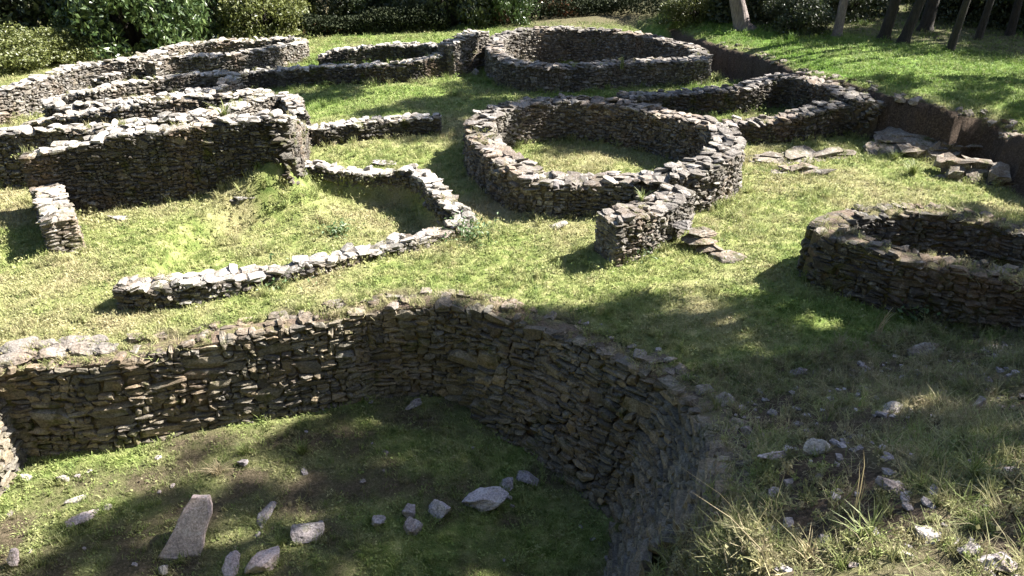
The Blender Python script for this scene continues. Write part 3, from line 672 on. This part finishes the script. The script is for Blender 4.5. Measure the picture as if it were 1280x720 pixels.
bush('dark shrub behind the right half of the far round hut', 780, 6, 2.8, 1.6, 2.6, 3, 'dark_leaf', .5, off=1)
bush('sunlit pale shrub left of the leaning trunk', 872, 22, 1.9, 1.2, 1.4, 1, 'olive', .9)
bush('dark undergrowth shrub right of the leaning trunk', 965, 22, 2.4, 1.6, 2.4, 0, 'dark_leaf', .1, off=.2)
bush('dark undergrowth shrub left of the thin pale trunk', 1015, 22, 2.2, 1.6, 2.4, 2, 'dark_leaf', 2.8, off=.5)
bush('dark shrub between the thin pale trunk and the group of trunks', 1075, 16, 2.0, 1.5, 2.2, 3, 'dark_leaf', 4.4, off=.8)
bush('sunlit shrub glimpsed between the dark trunks on the right', 1165, 8, 2.0, 1.5, 1.8, 1, 'olive', 1.9, off=2.5)
bush('dark shrub in the upper right corner behind the trunks', 1245, 26, 2.8, 1.8, 2.8, 0, 'dark_leaf', .9, off=1.5)
bush('low dark shrub filling the gap right of the leaning trunk', 990, 35, 1.6, 1.0, 1.3, 1, 'dark_leaf', 1.7)
bush('dark shrub behind the slim forward trunk', 1208, 24, 2.0, 1.4, 2.0, 2, 'dark_leaf', 3.3)
bush('dark shrub cut by the right edge behind the last trunk', 1290, 36, 1.8, 1.4, 1.9, 3, 'dark_leaf', 5.3)
bush('rusty bracken clump at the left end of the low strip darkened for bank shade', 407, 41, .8, .6, .5, 2, 'rust', .4, 'bracken', 'bracken')
bush('rusty bracken clump beside the silvery laurel by the far round hut', 625, 27, .9, .6, .6, 1, 'rust', 1.4, 'bracken', 'bracken')
bush('rusty bracken clump in the shrubs behind the far round hut', 690, 16, 1.5, .7, .7, 3, 'rust', 2.4, 'bracken', 'bracken')

def bank_shade(label, pxs, hw, h, seed, mat='bank_shade'):  # strip of leaves standing in for a shaded earth bank
    P = catmull(np.array([on_ground(*p)[:2] for p in pxs]), False, 8); r = np.random.default_rng(seed)
    n_ = 9000; s = r.random(n_)*(len(P)-1.001); i = s.astype(int); c = P[i]+(P[i+1]-P[i])*(s-i)[:, None]
    a = r.uniform(-1, 1, n_); zz = r.random(n_)**.7*h*(1-.35*a*a)*(.45+1.1*vnoise(c[:, 0]*1.3, c[:, 1]*1.3))
    C = np.stack([c[:, 0]+r.normal(0, .08, n_), c[:, 1]+a*hw, zz+ground_z(c[:, 0], c[:, 1])], -1)
    V, F = leaves(C, .12, r); o = obj('bank_shade', mesh_np('bank_shade', V, F), M[mat]); return tag(o, label, 'bank_shade')
bank_shade('low leafy strip coloured dark for the shaded earth bank behind the oval house wall', [(385, 46), (440, 42), (500, 40), (560, 36)], .5, .75, 21)
bank_shade('low leafy strip coloured dark for the bank shadow behind the far round hut', [(640, 26), (700, 22), (770, 18), (840, 18), (875, 20)], .5, .8, 22)

def crown_mesh(seed, n_leaf, n_cl, rad, cl_r, size, squash):
    r = np.random.default_rng(seed); C, cc = clump_cloud(r, n_leaf, n_cl, rad, cl_r, squash, -2, .25)
    V, F = leaves(C, size, r, ratio=.5); return mesh_np('crown', V, F), cc
CROWNS = [crown_mesh(31, 10000, 46, 2.7, .62, .22, (1, 1, .9)), crown_mesh(32, 8000, 40, 2.6, .6, .22, (1.1, 1, .7)), crown_mesh(33, 4200, 34, 2.6, .45, .22, (1.1, 1.05, .6))]
def tree(label, base, dia, height, lean, ci, bark, seed, crown_scale=1.0, cat='tree', name='woodland_tree', cmat='dark_leaf'):
    r = np.random.default_rng(seed); x, y = base; z0 = gz(x, y)
    root = bpy.data.objects.new(name, None); COL.objects.link(root); root.location = (x, y, z0-.1); tag(root, label, cat)
    A = Acc(); hh = np.linspace(0, height*.9, 12); wob = np.cumsum(r.normal(0, .05, (12, 2)), 0)*np.linspace(0, 1, 12)[:, None]
    px_ = lean[0]*hh + wob[:, 0] - .02*hh*0; py_ = lean[1]*hh+wob[:, 1]
    rad = dia/2*(1-.75*hh/height); rad[0] *= 1.8; rad[1] *= 1.02
    P = np.stack([px_, py_, hh], -1); P = np.vstack([P[:1], P[0]+(P[1]-P[0])*.25, P[1:]]); rad = np.concatenate([[rad[0]], [dia/2*1.1], rad[1:]])
    tube(A, P, rad, 12)
    me, cc = CROWNS[ci]; top = np.array([P[-1][0], P[-1][1], height])
    for c in cc[::4]:
        a = P[r.integers(7, len(P)-1)]; e = top + c*crown_scale; mid = (a+e)/2+np.array([0, 0, -.3]); tube(A, [a, mid, e], [dia*.14, dia*.09, .02], 5)
    obj('trunk', A.mesh('trunk', True), M[bark], root)
    co = obj('crown', me.copy(), None, root, tuple(top), (0, 0, r.uniform(0, 6))); co.data.materials.clear(); co.data.materials.append(M[cmat]); co.scale = (crown_scale,)*3
    return root
def tb(px, py): return on_ground(px, py)[:2]
tree('leaning pale trunk at the far end of the lawn', tb(930, 37), .54, 11, (-.38, 0), 0, 'bark_pale', 1)
tree('thin pale trunk standing alone right of the leaning one', tb(1046, 45), .28, 10, (-.02, 0), 2, 'bark_pale', 2)
tree('left trunk of the dark group at the edge of the lawn', tb(1104, 49), 0.32, 12, (.05, 0), 2, 'bark_dark', 3)
tree('trunk tilting right, middle of the dark group', tb(1128, 53), 0.30, 13, (.18, .02), 2, 'bark_dark', 4)
tree('thick trunk set back behind the tilting trunk', tb(1156, 38), 0.39, 13, (.02, 0), 2, 'bark_dark', 5)
tree('slim dark trunk standing forward on the lawn', tb(1187, 64), .22, 10, (.06, 0), 2, 'bark_dark', 6)
tree('thin trunk in the gloom right of the slim forward trunk', tb(1222, 50), 0.22, 11, (.02, 0), 2, 'bark_dark', 7)
tree('faint trunk touching the upper right corner', tb(1262, 44), 0.25, 12, (-.04, 0), 2, 'bark_dark', 8)
# the tall trees standing right of the view, whose crowns dapple the meadow and the sunken room
SHX, SHY = SUN_VEC[0]/math.tan(SUN_EL), SUN_VEC[1]/math.tan(SUN_EL)
def shade_tree(label, target, ztgt, height, ci, seed, cs):
    k = height-ztgt; x, y = target[0]+SHX*k, target[1]+SHY*k
    tree(label, (x, y), .45, height-gz(x, y), (0, 0), ci, 'bark_dark', seed, cs, name='shade_tree')
shade_tree('tall tree outside the right edge shading the sunken room, nearest to the bank', (.2, 6.0), -1.6, 13, 0, 41, .85)
shade_tree('tall tree outside the right edge shading the middle of the sunken room', (-2.4, 6.9), -1.4, 15, 0, 42, .65)
shade_tree('tall tree outside the right edge dappling the left of the sunken room', (-5.5, 5.2), -1.4, 15.5, 0, 49, .55)
shade_tree('tall tree outside the right edge shading the curved wall', (1.0, 6.4), -.5, 13.5, 0, 43, .55)
shade_tree('tall tree outside the right edge dappling the meadow', (4.3, 8.3), 0, 12.5, 2, 44, .62)
shade_tree('tall tree outside the right edge shading the mossy house', (8.8, 10.7), 0, 12.5, 0, 45, .7)
shade_tree('tall tree outside the right edge shading the top of the bank', (5.2, 6.9), .5, 12.5, 2, 46, .6)
shade_tree('tall tree outside the right edge shading the wall end', (2.3, 5.4), .8, 13.5, 0, 50, .5)
shade_tree('tall tree outside the right edge shading the middle of the bank', (3.3, 5.6), .8, 12.5, 2, 51, .8)
shade_tree('tall tree outside the right edge shading the bare soil', (6.0, 6.6), .6, 11.5, 1, 52, .75)
shade_tree('tall tree outside the right edge darkening the ground under the trunks', (13.5, 25), 1, 12, 0, 53, 1.3)
shade_tree('tall tree outside the right edge darkening the upper right corner', (18, 22), 1, 12, 0, 54, 1.3)
shade_tree('tall tree outside the right edge speckling the foot of the bank', (2.0, 4.2), 1, 13, 1, 55, .5)
shade_tree('tall tree outside the right edge striping the near lawn', (10.5, 17.5), 1, 11, 2, 47, 1.0)

# far-off wood behind everything
r = np.random.default_rng(77); n_ = 42000; wx = r.uniform(-34, 40, n_); wy = 37.5 + r.random(n_)**1.5*9 + 2*vnoise(wx*.3, wx*0) - np.clip(-wx-6, 0, 20)*.35
wz = r.random(n_)*(4+5*vnoise(wx*.45+3, wy*.3)); V, F = leaves(np.stack([wx, wy, wz+ground_z(wx, wy)], -1), .32, r)
tag(obj('woodland_undergrowth', mesh_np('woodland_undergrowth', V, F), M['dark_leaf']), 'dark undergrowth of the wood closing the view at the top', 'woodland', kind='stuff')

def wood(name, label, x, y, h, seed):
    r = np.random.default_rng(seed); z = r.random(len(x))*h*(.45+.9*vnoise(x*.25+seed, y*.25)); V, F = leaves(np.stack([x, y, z+ground_z(x, y)], -1), .55, r)
    tag(obj(name, mesh_np(name, V, F), M['dark_leaf']), label, 'woodland', kind='stuff')
r = np.random.default_rng(5); wood('hillside_wood', 'wood on the slope behind the viewpoint, outside the photo', r.uniform(-30, 22, 30000), r.uniform(-26, -7, 30000), 11, 3)
wood('side_wood', 'wood along the left side of the ruins, outside the photo', r.uniform(-40, -27, 20000), r.uniform(-8, 34, 20000), 12, 4)

# ---------------------------------------------------------------- grass (stuff)
def tuft_mesh(name, seed, nb, rad, h, wd, bend=.6):
    r = np.random.default_rng(seed); A = Acc()
    for _ in range(nb):
        a, q = r.uniform(0, 6.28, 2); rr = rad*r.random()**.5; p = np.array([rr*math.cos(a), rr*math.sin(a), -.01]); hh = h*r.uniform(.5, 1.2); d = np.array([math.cos(q), math.sin(q), 0]); s = np.array([-d[1], d[0], 0])*wd*.5
        b_ = bend*r.uniform(.3, 1.3)*hh
        m1 = p+d*b_*.3+np.array([0, 0, hh*.6]); e = p+d*b_+np.array([0, 0, hh])
        A.add([p-s, p+s, m1+s*.8, m1-s*.8, e], [np.array([[0, 1, 2, 3]]), np.array([[3, 2, 4]])])
    return A.mesh(name)
def clover_mesh(name, seed, nl, rad, size, h):
    r = np.random.default_rng(seed); C = np.stack([r.normal(0, rad, nl), r.normal(0, rad, nl), r.uniform(.2, 1, nl)*h], -1); V, F = leaves(C, size, r, .6, .8); return mesh_np(name, V, F)
def litter_mesh(name, seed):
    r = np.random.default_rng(seed); A = Acc()
    for _ in range(14):
        a = r.uniform(0, 6.28); d = np.array([math.cos(a), math.sin(a), r.normal(.12, .15)])*r.uniform(.05, .16); p = np.array([r.normal(0, .07), r.normal(0, .07), .012]); w = np.array([-d[1], d[0], 0]); w = w/np.linalg.norm(w)*.0035
        A.add([p-w, p+w, p+d+w*.5, p+d-w*.5], [np.array([[0, 1, 2, 3]])])
    return A.mesh(name)
def sprig_mesh(name, seed):
    r = np.random.default_rng(seed); A = Acc()
    for _ in range(6):
        a = r.uniform(0, 6.28); e = np.array([math.cos(a)*.09, math.sin(a)*.09, r.uniform(.1, .22)])*r.uniform(.6, 1.1); w = np.array([-math.sin(a), math.cos(a), 0])*.003
        A.add([-w, w, e+w, e-w], [np.array([[0, 1, 2, 3]])]); t = r.uniform(.25, 1, 12); V, F = leaves(e[None]*t[:, None]+r.normal(0, .012, (12, 3)), .034, r, .5, .35); A.add(V, F)
    return A.mesh(name)
tcol = bpy.data.collections.new('grass_templates')
T = [tuft_mesh('tuft_a', 1, 12, .06, .045, .009), tuft_mesh('tuft_b', 2, 12, .07, .06, .009, .9), clover_mesh('tuft_c', 3, 12, .045, .03, .025),
     tuft_mesh('tuft_d', 4, 16, .05, .16, .009, .7), tuft_mesh('tuft_e', 5, 14, .05, .26, .008, .9), clover_mesh('tuft_f', 6, 26, .06, .032, .10), litter_mesh('tuft_g', 7), sprig_mesh('tuft_h', 8)]
for i, t in enumerate(T):
    t.materials.append(M['blade']); tcol.objects.link(bpy.data.objects.new('t%02d' % i, t))
def scatter(name, x, y, scl, pick, label, kind='stuff', lift=0, cat='grass', tilt=.18, z=None, cov=None):
    n_ = len(x); dr, so_, gr = masks(x, y) if cov is None else cov
    me = mesh_np(name, np.stack([x, y, ground_z(x, y)+lift if z is None else z], 1), [], {'scl': scl, 'rot': np.stack([rng.normal(0, tilt, n_), rng.normal(0, tilt, n_), rng.uniform(0, 6.28, n_)], 1),
                 'dry': np.clip(dr+rng.normal(0, .2, n_), 0, 1), 'soil': np.clip(so_*1.15-.25, 0, .7)*rng.random(n_), 'green': gr})
    a = me.attributes.new('pick', 'INT', 'POINT'); a.data.foreach_set('value', pick.astype(np.int32))
    o = obj(name, me); tag(o, label, cat, kind=kind)
    g = bpy.data.node_groups.new(name+'_nodes', 'GeometryNodeTree')
    g.interface.new_socket('Geometry', in_out='INPUT', socket_type='NodeSocketGeometry'); g.interface.new_socket('Geometry', in_out='OUTPUT', socket_type='NodeSocketGeometry')
    gi = g.nodes.new('NodeGroupInput'); go = g.nodes.new('NodeGroupOutput'); ip = g.nodes.new('GeometryNodeInstanceOnPoints')
    ci = g.nodes.new('GeometryNodeCollectionInfo'); ci.inputs[0].default_value = tcol; ci.inputs['Separate Children'].default_value = True; ci.inputs['Reset Children'].default_value = True
    mp = g.nodes.new('GeometryNodeMeshToPoints')
    def na(k, t):
        q = g.nodes.new('GeometryNodeInputNamedAttribute'); q.data_type = t; q.inputs[0].default_value = k; return q.outputs[0]
    g.links.new(gi.outputs[0], mp.inputs[0]); g.links.new(mp.outputs[0], ip.inputs['Points']); g.links.new(ci.outputs[0], ip.inputs['Instance'])
    ip.inputs['Pick Instance'].default_value = True
    g.links.new(na('pick', 'INT'), ip.inputs['Instance Index']); g.links.new(na('rot', 'FLOAT_VECTOR'), ip.inputs['Rotation']); g.links.new(na('scl', 'FLOAT'), ip.inputs['Scale'])
    g.links.new(ip.outputs[0], go.inputs[0])
    md = o.modifiers.new('scatter', 'NODES'); md.node_group = g
    return o
def wall_dist(x, y):
    d = np.full(x.shape, 1e9)
    for pl, cl, th in WALLS: d = np.minimum(d, dist_line(pl, x, y)-th/2)
    return d
def vis(x, y, m_=.06):
    z = ground_z(x, y); dep = y*CP + (CAM_H-z)*SP; u = x/dep*FPX/640; v = -(y*SP-(CAM_H-z)*CP)/dep*FPX/360
    return (np.abs(u) < 1+m_) & (np.abs(v) < 1+m_), dep
def pts(n_, x0, x1, y0, y1, dens_pow):
    x = rng.uniform(x0, x1, n_); y = rng.uniform(y0, y1, n_); k, dep = vis(x, y, .25)
    x, y, dep = x[k], y[k], dep[k]; k = rng.random(len(x)) < np.clip((8.5/dep)**dens_pow, 0, 1); return x[k], y[k], dep[k]
x, y, dep = pts(420000, -24, 26, 2.2, 33, 1.5)
wd_ = wall_dist(x, y); dr, so_, gr = masks(x, y); lw = lawn_s(x, y); dbk = 7.06 + .32*(x-2.36) - y
keep = (wd_ > .0) & (rng.random(len(x)) > so_*.95) & ~((lw > -.35) & (lw < .04)) & ~((dbk > .2) & (x > 1.6) & (rng.random(len(x)) < .72))
x, y, dep, wd_, so_ = x[keep], y[keep], dep[keep], wd_[keep], so_[keep]
pick = rng.choice([0, 0, 1, 1, 2], len(x)); clus = (vnoise(x*1.9+40, y*1.9) > .74) & (rng.random(len(x)) < .35); near_wall = ((wd_ < .16) & (rng.random(len(x)) < .5)) | clus; pick[near_wall] = rng.choice([3, 3, 5, 7], near_wall.sum())
scl = rng.uniform(.7, 1.3, len(x))*np.clip((dep/9)**.55, .9, 2.0)
scl[near_wall] *= .75
scatter('grass', x, y, scl, pick, 'short sunlit and shaded meadow grass between the ruins')
# rough bank growth
x = rng.uniform(.8, 9, 110000); y = rng.uniform(1.8, 9, 110000); d = 7.06+.32*(x-2.36)-y; k, dep = vis(x, y, .2)
k &= (d > -.4+.6*fnoise(x*2, y*2)) & (sdist(PIT, x, y) < np.where(y < 5.3, .6, -.1)) & (rng.random(len(x)) < np.clip(.40+1.6*fnoise(x*1.1+4, y*1.1), .05, 1)*(1-.75*sstep(.45, .8, masks(x, y)[1]))) & (wall_dist(x, y) > -.05)
x, y = x[k], y[k]
scatter('bank_grass', x, y, rng.uniform(.3, .95, len(x)), rng.choice([1, 3, 4, 6, 6, 6, 7, 7, 7, 7], len(x)), 'rough dry grass and weeds over the bank at the lower right', tilt=.35,
        cov=(np.clip(.45+1.4*fnoise(x*1.7, y*1.7)+rng.normal(0, .25, len(x)), 0, 1), np.clip(.62+1.7*fnoise(x*1.3+7, y*1.3)+rng.normal(0, .25, len(x)), 0, .9), np.clip(.15+1.5*fnoise(x*.9+2, y*.9+5), 0, 1)))
# growth on the wall tops
gx, gy, gz_ = [], [], []
for S, th, dens in CRESTS:
    L_ = np.hypot(*(S[1:, :2]-S[:-1, :2]).T); cu = np.concatenate([[0], np.cumsum(L_)]); m_ = int(cu[-1]*dens); q = rng.uniform(0, cu[-1], m_); P = np.stack([np.interp(q, cu, S[:, k]) for k in range(3)], -1)
    k = vnoise(P[:, 0]*1.6+30, P[:, 1]*1.6) > (.62 if dens < 30 else .3); P = P[k]; o_ = rng.uniform(-.42, .42, (len(P), 2))*th
    gx.append(P[:, 0]+o_[:, 0]); gy.append(P[:, 1]+o_[:, 1]); gz_.append(P[:, 2]-.03)
gx, gy, gz_ = map(np.concatenate, (gx, gy, gz_)); m_ = len(gx)
scatter('wall_growth', gx, gy, rng.uniform(.45, 1.0, m_), rng.choice([0, 1, 1, 2, 3, 6, 7], m_), 'dry grass and moss growing along the tops of the walls', z=gz_, cov=(rng.uniform(.2, .9, m_), rng.uniform(.2, .8, m_), rng.uniform(0, .3, m_)))
# weeds in the sunken room
x = rng.uniform(-8, 2.4, 16000); y = rng.uniform(3.0, 9.4, 16000); k = (sdist(PIT, x, y) > .25) & (rng.random(len(x)) < np.clip(.10+1.5*fnoise(x*1.3, y*1.3+8), 0, 1))
x, y = x[k], y[k]
for rx, ry, rr in ROCKS + [(SLAB[0], SLAB[1], .3)]:
    m_ = int(12+50*rr); q = rng.uniform(0, 6.28, m_); ra = rr*rng.uniform(.62, 1.15, m_); x = np.concatenate([x, rx+ra*np.cos(q)]); y = np.concatenate([y, ry+ra*np.sin(q)])
scatter('weeds', x, y, rng.uniform(.4, .8, len(x)), rng.choice([3, 3, 5, 2, 1], len(x)), 'leafy weeds on the floor of the sunken room', cat='weeds')
# gravel and chips
gv = Acc(); x = rng.uniform(.8, 8, 4000); y = rng.uniform(2, 9, 4000); dr, so_, gr = masks(x, y); k = (rng.random(len(x)) < so_*.28) & (sdist(PIT, x, y) < -.1); x, y = x[k], y[k]
x2 = rng.uniform(-8, 2, 900); y2 = rng.uniform(4.2, 9.4, 900); k = (sdist(PIT, x2, y2) > .2) & (rng.random(900) < .08); x = np.concatenate([x, x2[k]]); y = np.concatenate([y, y2[k]])
n_ = len(x); q = rng.uniform(0, 6.28, n_); sz = rng.uniform(.015, .05, n_)
stones(gv, np.stack([x, y, ground_z(x, y)+.008], -1), np.stack([np.cos(q), np.sin(q), 0*q], -1), np.stack([-np.sin(q), np.cos(q), 0*q], -1), np.tile([0, 0, 1.], (n_, 1)), np.stack([sz, sz*.7, sz*.4], -1), .25)
tag(obj('gravel', gv.mesh('gravel'), M['rock']), 'scattered stone chips on bare soil', 'gravel', kind='stuff')

# ---------------------------------------------------------------- single plants
def stalks(label, px, py, nb, h, spread, mat, wd=.008, name='grass_tuft', cat='grass tuft', seed=0, lean=(0, 0), lift=0, xyz=None):
    r = np.random.default_rng(seed+500); A = Acc(); x, y, z = xyz if xyz is not None else on_ground(px, py)
    for _ in range(nb):
        q = r.uniform(0, 6.28); hh = h*r.uniform(.5, 1.1); sp = spread*r.uniform(.2, 1)*hh; d = np.array([math.cos(q)*sp+lean[0]*hh, math.sin(q)*sp+lean[1]*hh, 0]); p = np.array([r.normal(0, .03), r.normal(0, .03), -.03])
        s = np.array([-math.sin(q), math.cos(q), 0])*wd/2; P = [p+d*t**1.8+np.array([0, 0, hh*(t-.18*t**3)]) for t in (0, .35, .7, 1)]
        A.add([P[0]-s, P[0]+s, P[1]-s*.9, P[1]+s*.9, P[2]-s*.6, P[2]+s*.6, P[3]], [np.array([[0, 1, 3, 2], [2, 3, 5, 4]]), np.array([[4, 5, 6]])])
    return tag(obj(name, A.mesh(name), M[mat], None, (x, y, z+lift)), label, cat)
def herb(label, px, py, nl, rad, h, size, mat='herb', name='leafy_weed', cat='plant', seed=0):
    r = np.random.default_rng(seed+900); x, y, z = on_ground(px, py)
    root = bpy.data.objects.new(name, None); COL.objects.link(root); root.location = (x, y, z); tag(root, label, cat)
    C = np.stack([r.normal(0, rad*.5, nl), r.normal(0, rad*.5, nl), r.uniform(.15, 1, nl)*h], -1); V, F = leaves(C, size, r, .5, .45)
    obj('leaves', mesh_np('leaves', V, F), M[mat], root); A = Acc()
    for c in C[::4]: tube(A, [(0, 0, -.03), c*[.4, .4, .6], c], [.005, .004, .002], 4)
    obj('stem', A.mesh('stem'), M[mat], root); return root
stalks('tall dry stalks before the mossy house wall', 1098, 418, 14, .55, .35, 'straw', .012, seed=1, lean=(.15, 0))
stalks('few long straw stalks on the bank below the white block', 1068, 652, 4, .85, .18, 'straw', .008, 'dry_stalks', 'dry stalks', 2, (-.12, .05))
stalks('bright green grass tussock low on the bank', 1085, 672, 60, .26, 1.1, 'green_blade', .009, seed=3)
stalks('green grass tuft at the foot of the wall end', 965, 640, 24, .28, .7, 'green_blade', .009, seed=4)
stalks('sunlit grass tussock at the right edge of the bank', 1215, 602, 60, .36, .9, 'green_blade', .009, seed=5)
stalks('sunlit grass tussock above the dark hollow of the bank', 1165, 580, 40, .3, .8, 'green_blade', .009, seed=6)
stalks('pale tussock fanning out at bottom centre of the bank', 1010, 702, 26, .24, 1.1, 'straw', .008, seed=7)
stalks('bright grass clump in front of the slanting boulder', 1140, 218, 90, .38, .9, 'green_blade', .018, seed=8)
stalks('bright grass hanging beside the long sunlit shelf of rock', 1118, 200, 70, .3, .9, 'green_blade', .014, seed=20)
stalks('grass tuft between the shelf of rock and the slanting boulder', 1192, 208, 50, .26, .9, 'green_blade', .014, seed=21)
stalks('grass tuft growing on top of the doorway wall', 0, 0, 50, .34, .8, 'green_blade', .014, seed=9, xyz=(*at(802, 252, .74), .72))
stalks('single green weed on the front rim of the far round hut', 0, 0, 16, .5, .25, 'green_blade', .03, seed=10, xyz=(*at(777, 84, .7), .68))
stalks('grass growing between the two long house walls', 0, 0, 60, .5, .9, 'green_blade', .02, seed=11, xyz=(*at(280, 143, 1.2), 1.1))
stalks('lush grass patch by the back wall of the sunken room, left one', 305, 566, 90, .22, .9, 'green_blade', .009, seed=12)
stalks('lush grass patch by the back wall of the sunken room, right one', 378, 566, 120, .26, .9, 'green_blade', .009, seed=13)
stalks('heap of dry yellow grass in the sunken room', 272, 590, 110, .2, 1.6, 'straw', .008, 'dry_grass_heap', 'dry grass', 14)
stalks('grass fringe around the rounded pale stone in the sunken room', 350, 680, 90, .2, 1.0, 'green_blade', .009, seed=15)
stalks('grass at the foot of the pinkish slab', 228, 702, 60, .16, .9, 'green_blade', .009, seed=16)
stalks('long straw stem lying over the bottom edge beside the wall end', 965, 716, 2, .8, .1, 'straw', .008, 'straw_stem', 'straw', 17, (-.9, .5))
herb('bushy weed on the corner of the yard wall', 590, 300, 160, .42, .34, .09, seed=1)
herb('grey-green weed in the middle of the yard', 424, 292, 110, .36, .2, .09, seed=2)
herb('pale-leaved weed beside the dry stalks on the bank', 1140, 404, 40, .22, .3, .09, seed=3)
herb('leafy weed at the right edge under the mossy house wall', 1262, 402, 120, .4, .3, .08, seed=4)
herb('leafy weed trailing over the outer side of the low yard wall', 350, 352, 120, .5, .2, .08, seed=5)
herb('weed at the base of the doorway wall', 800, 318, 90, .4, .22, .07, seed=6)
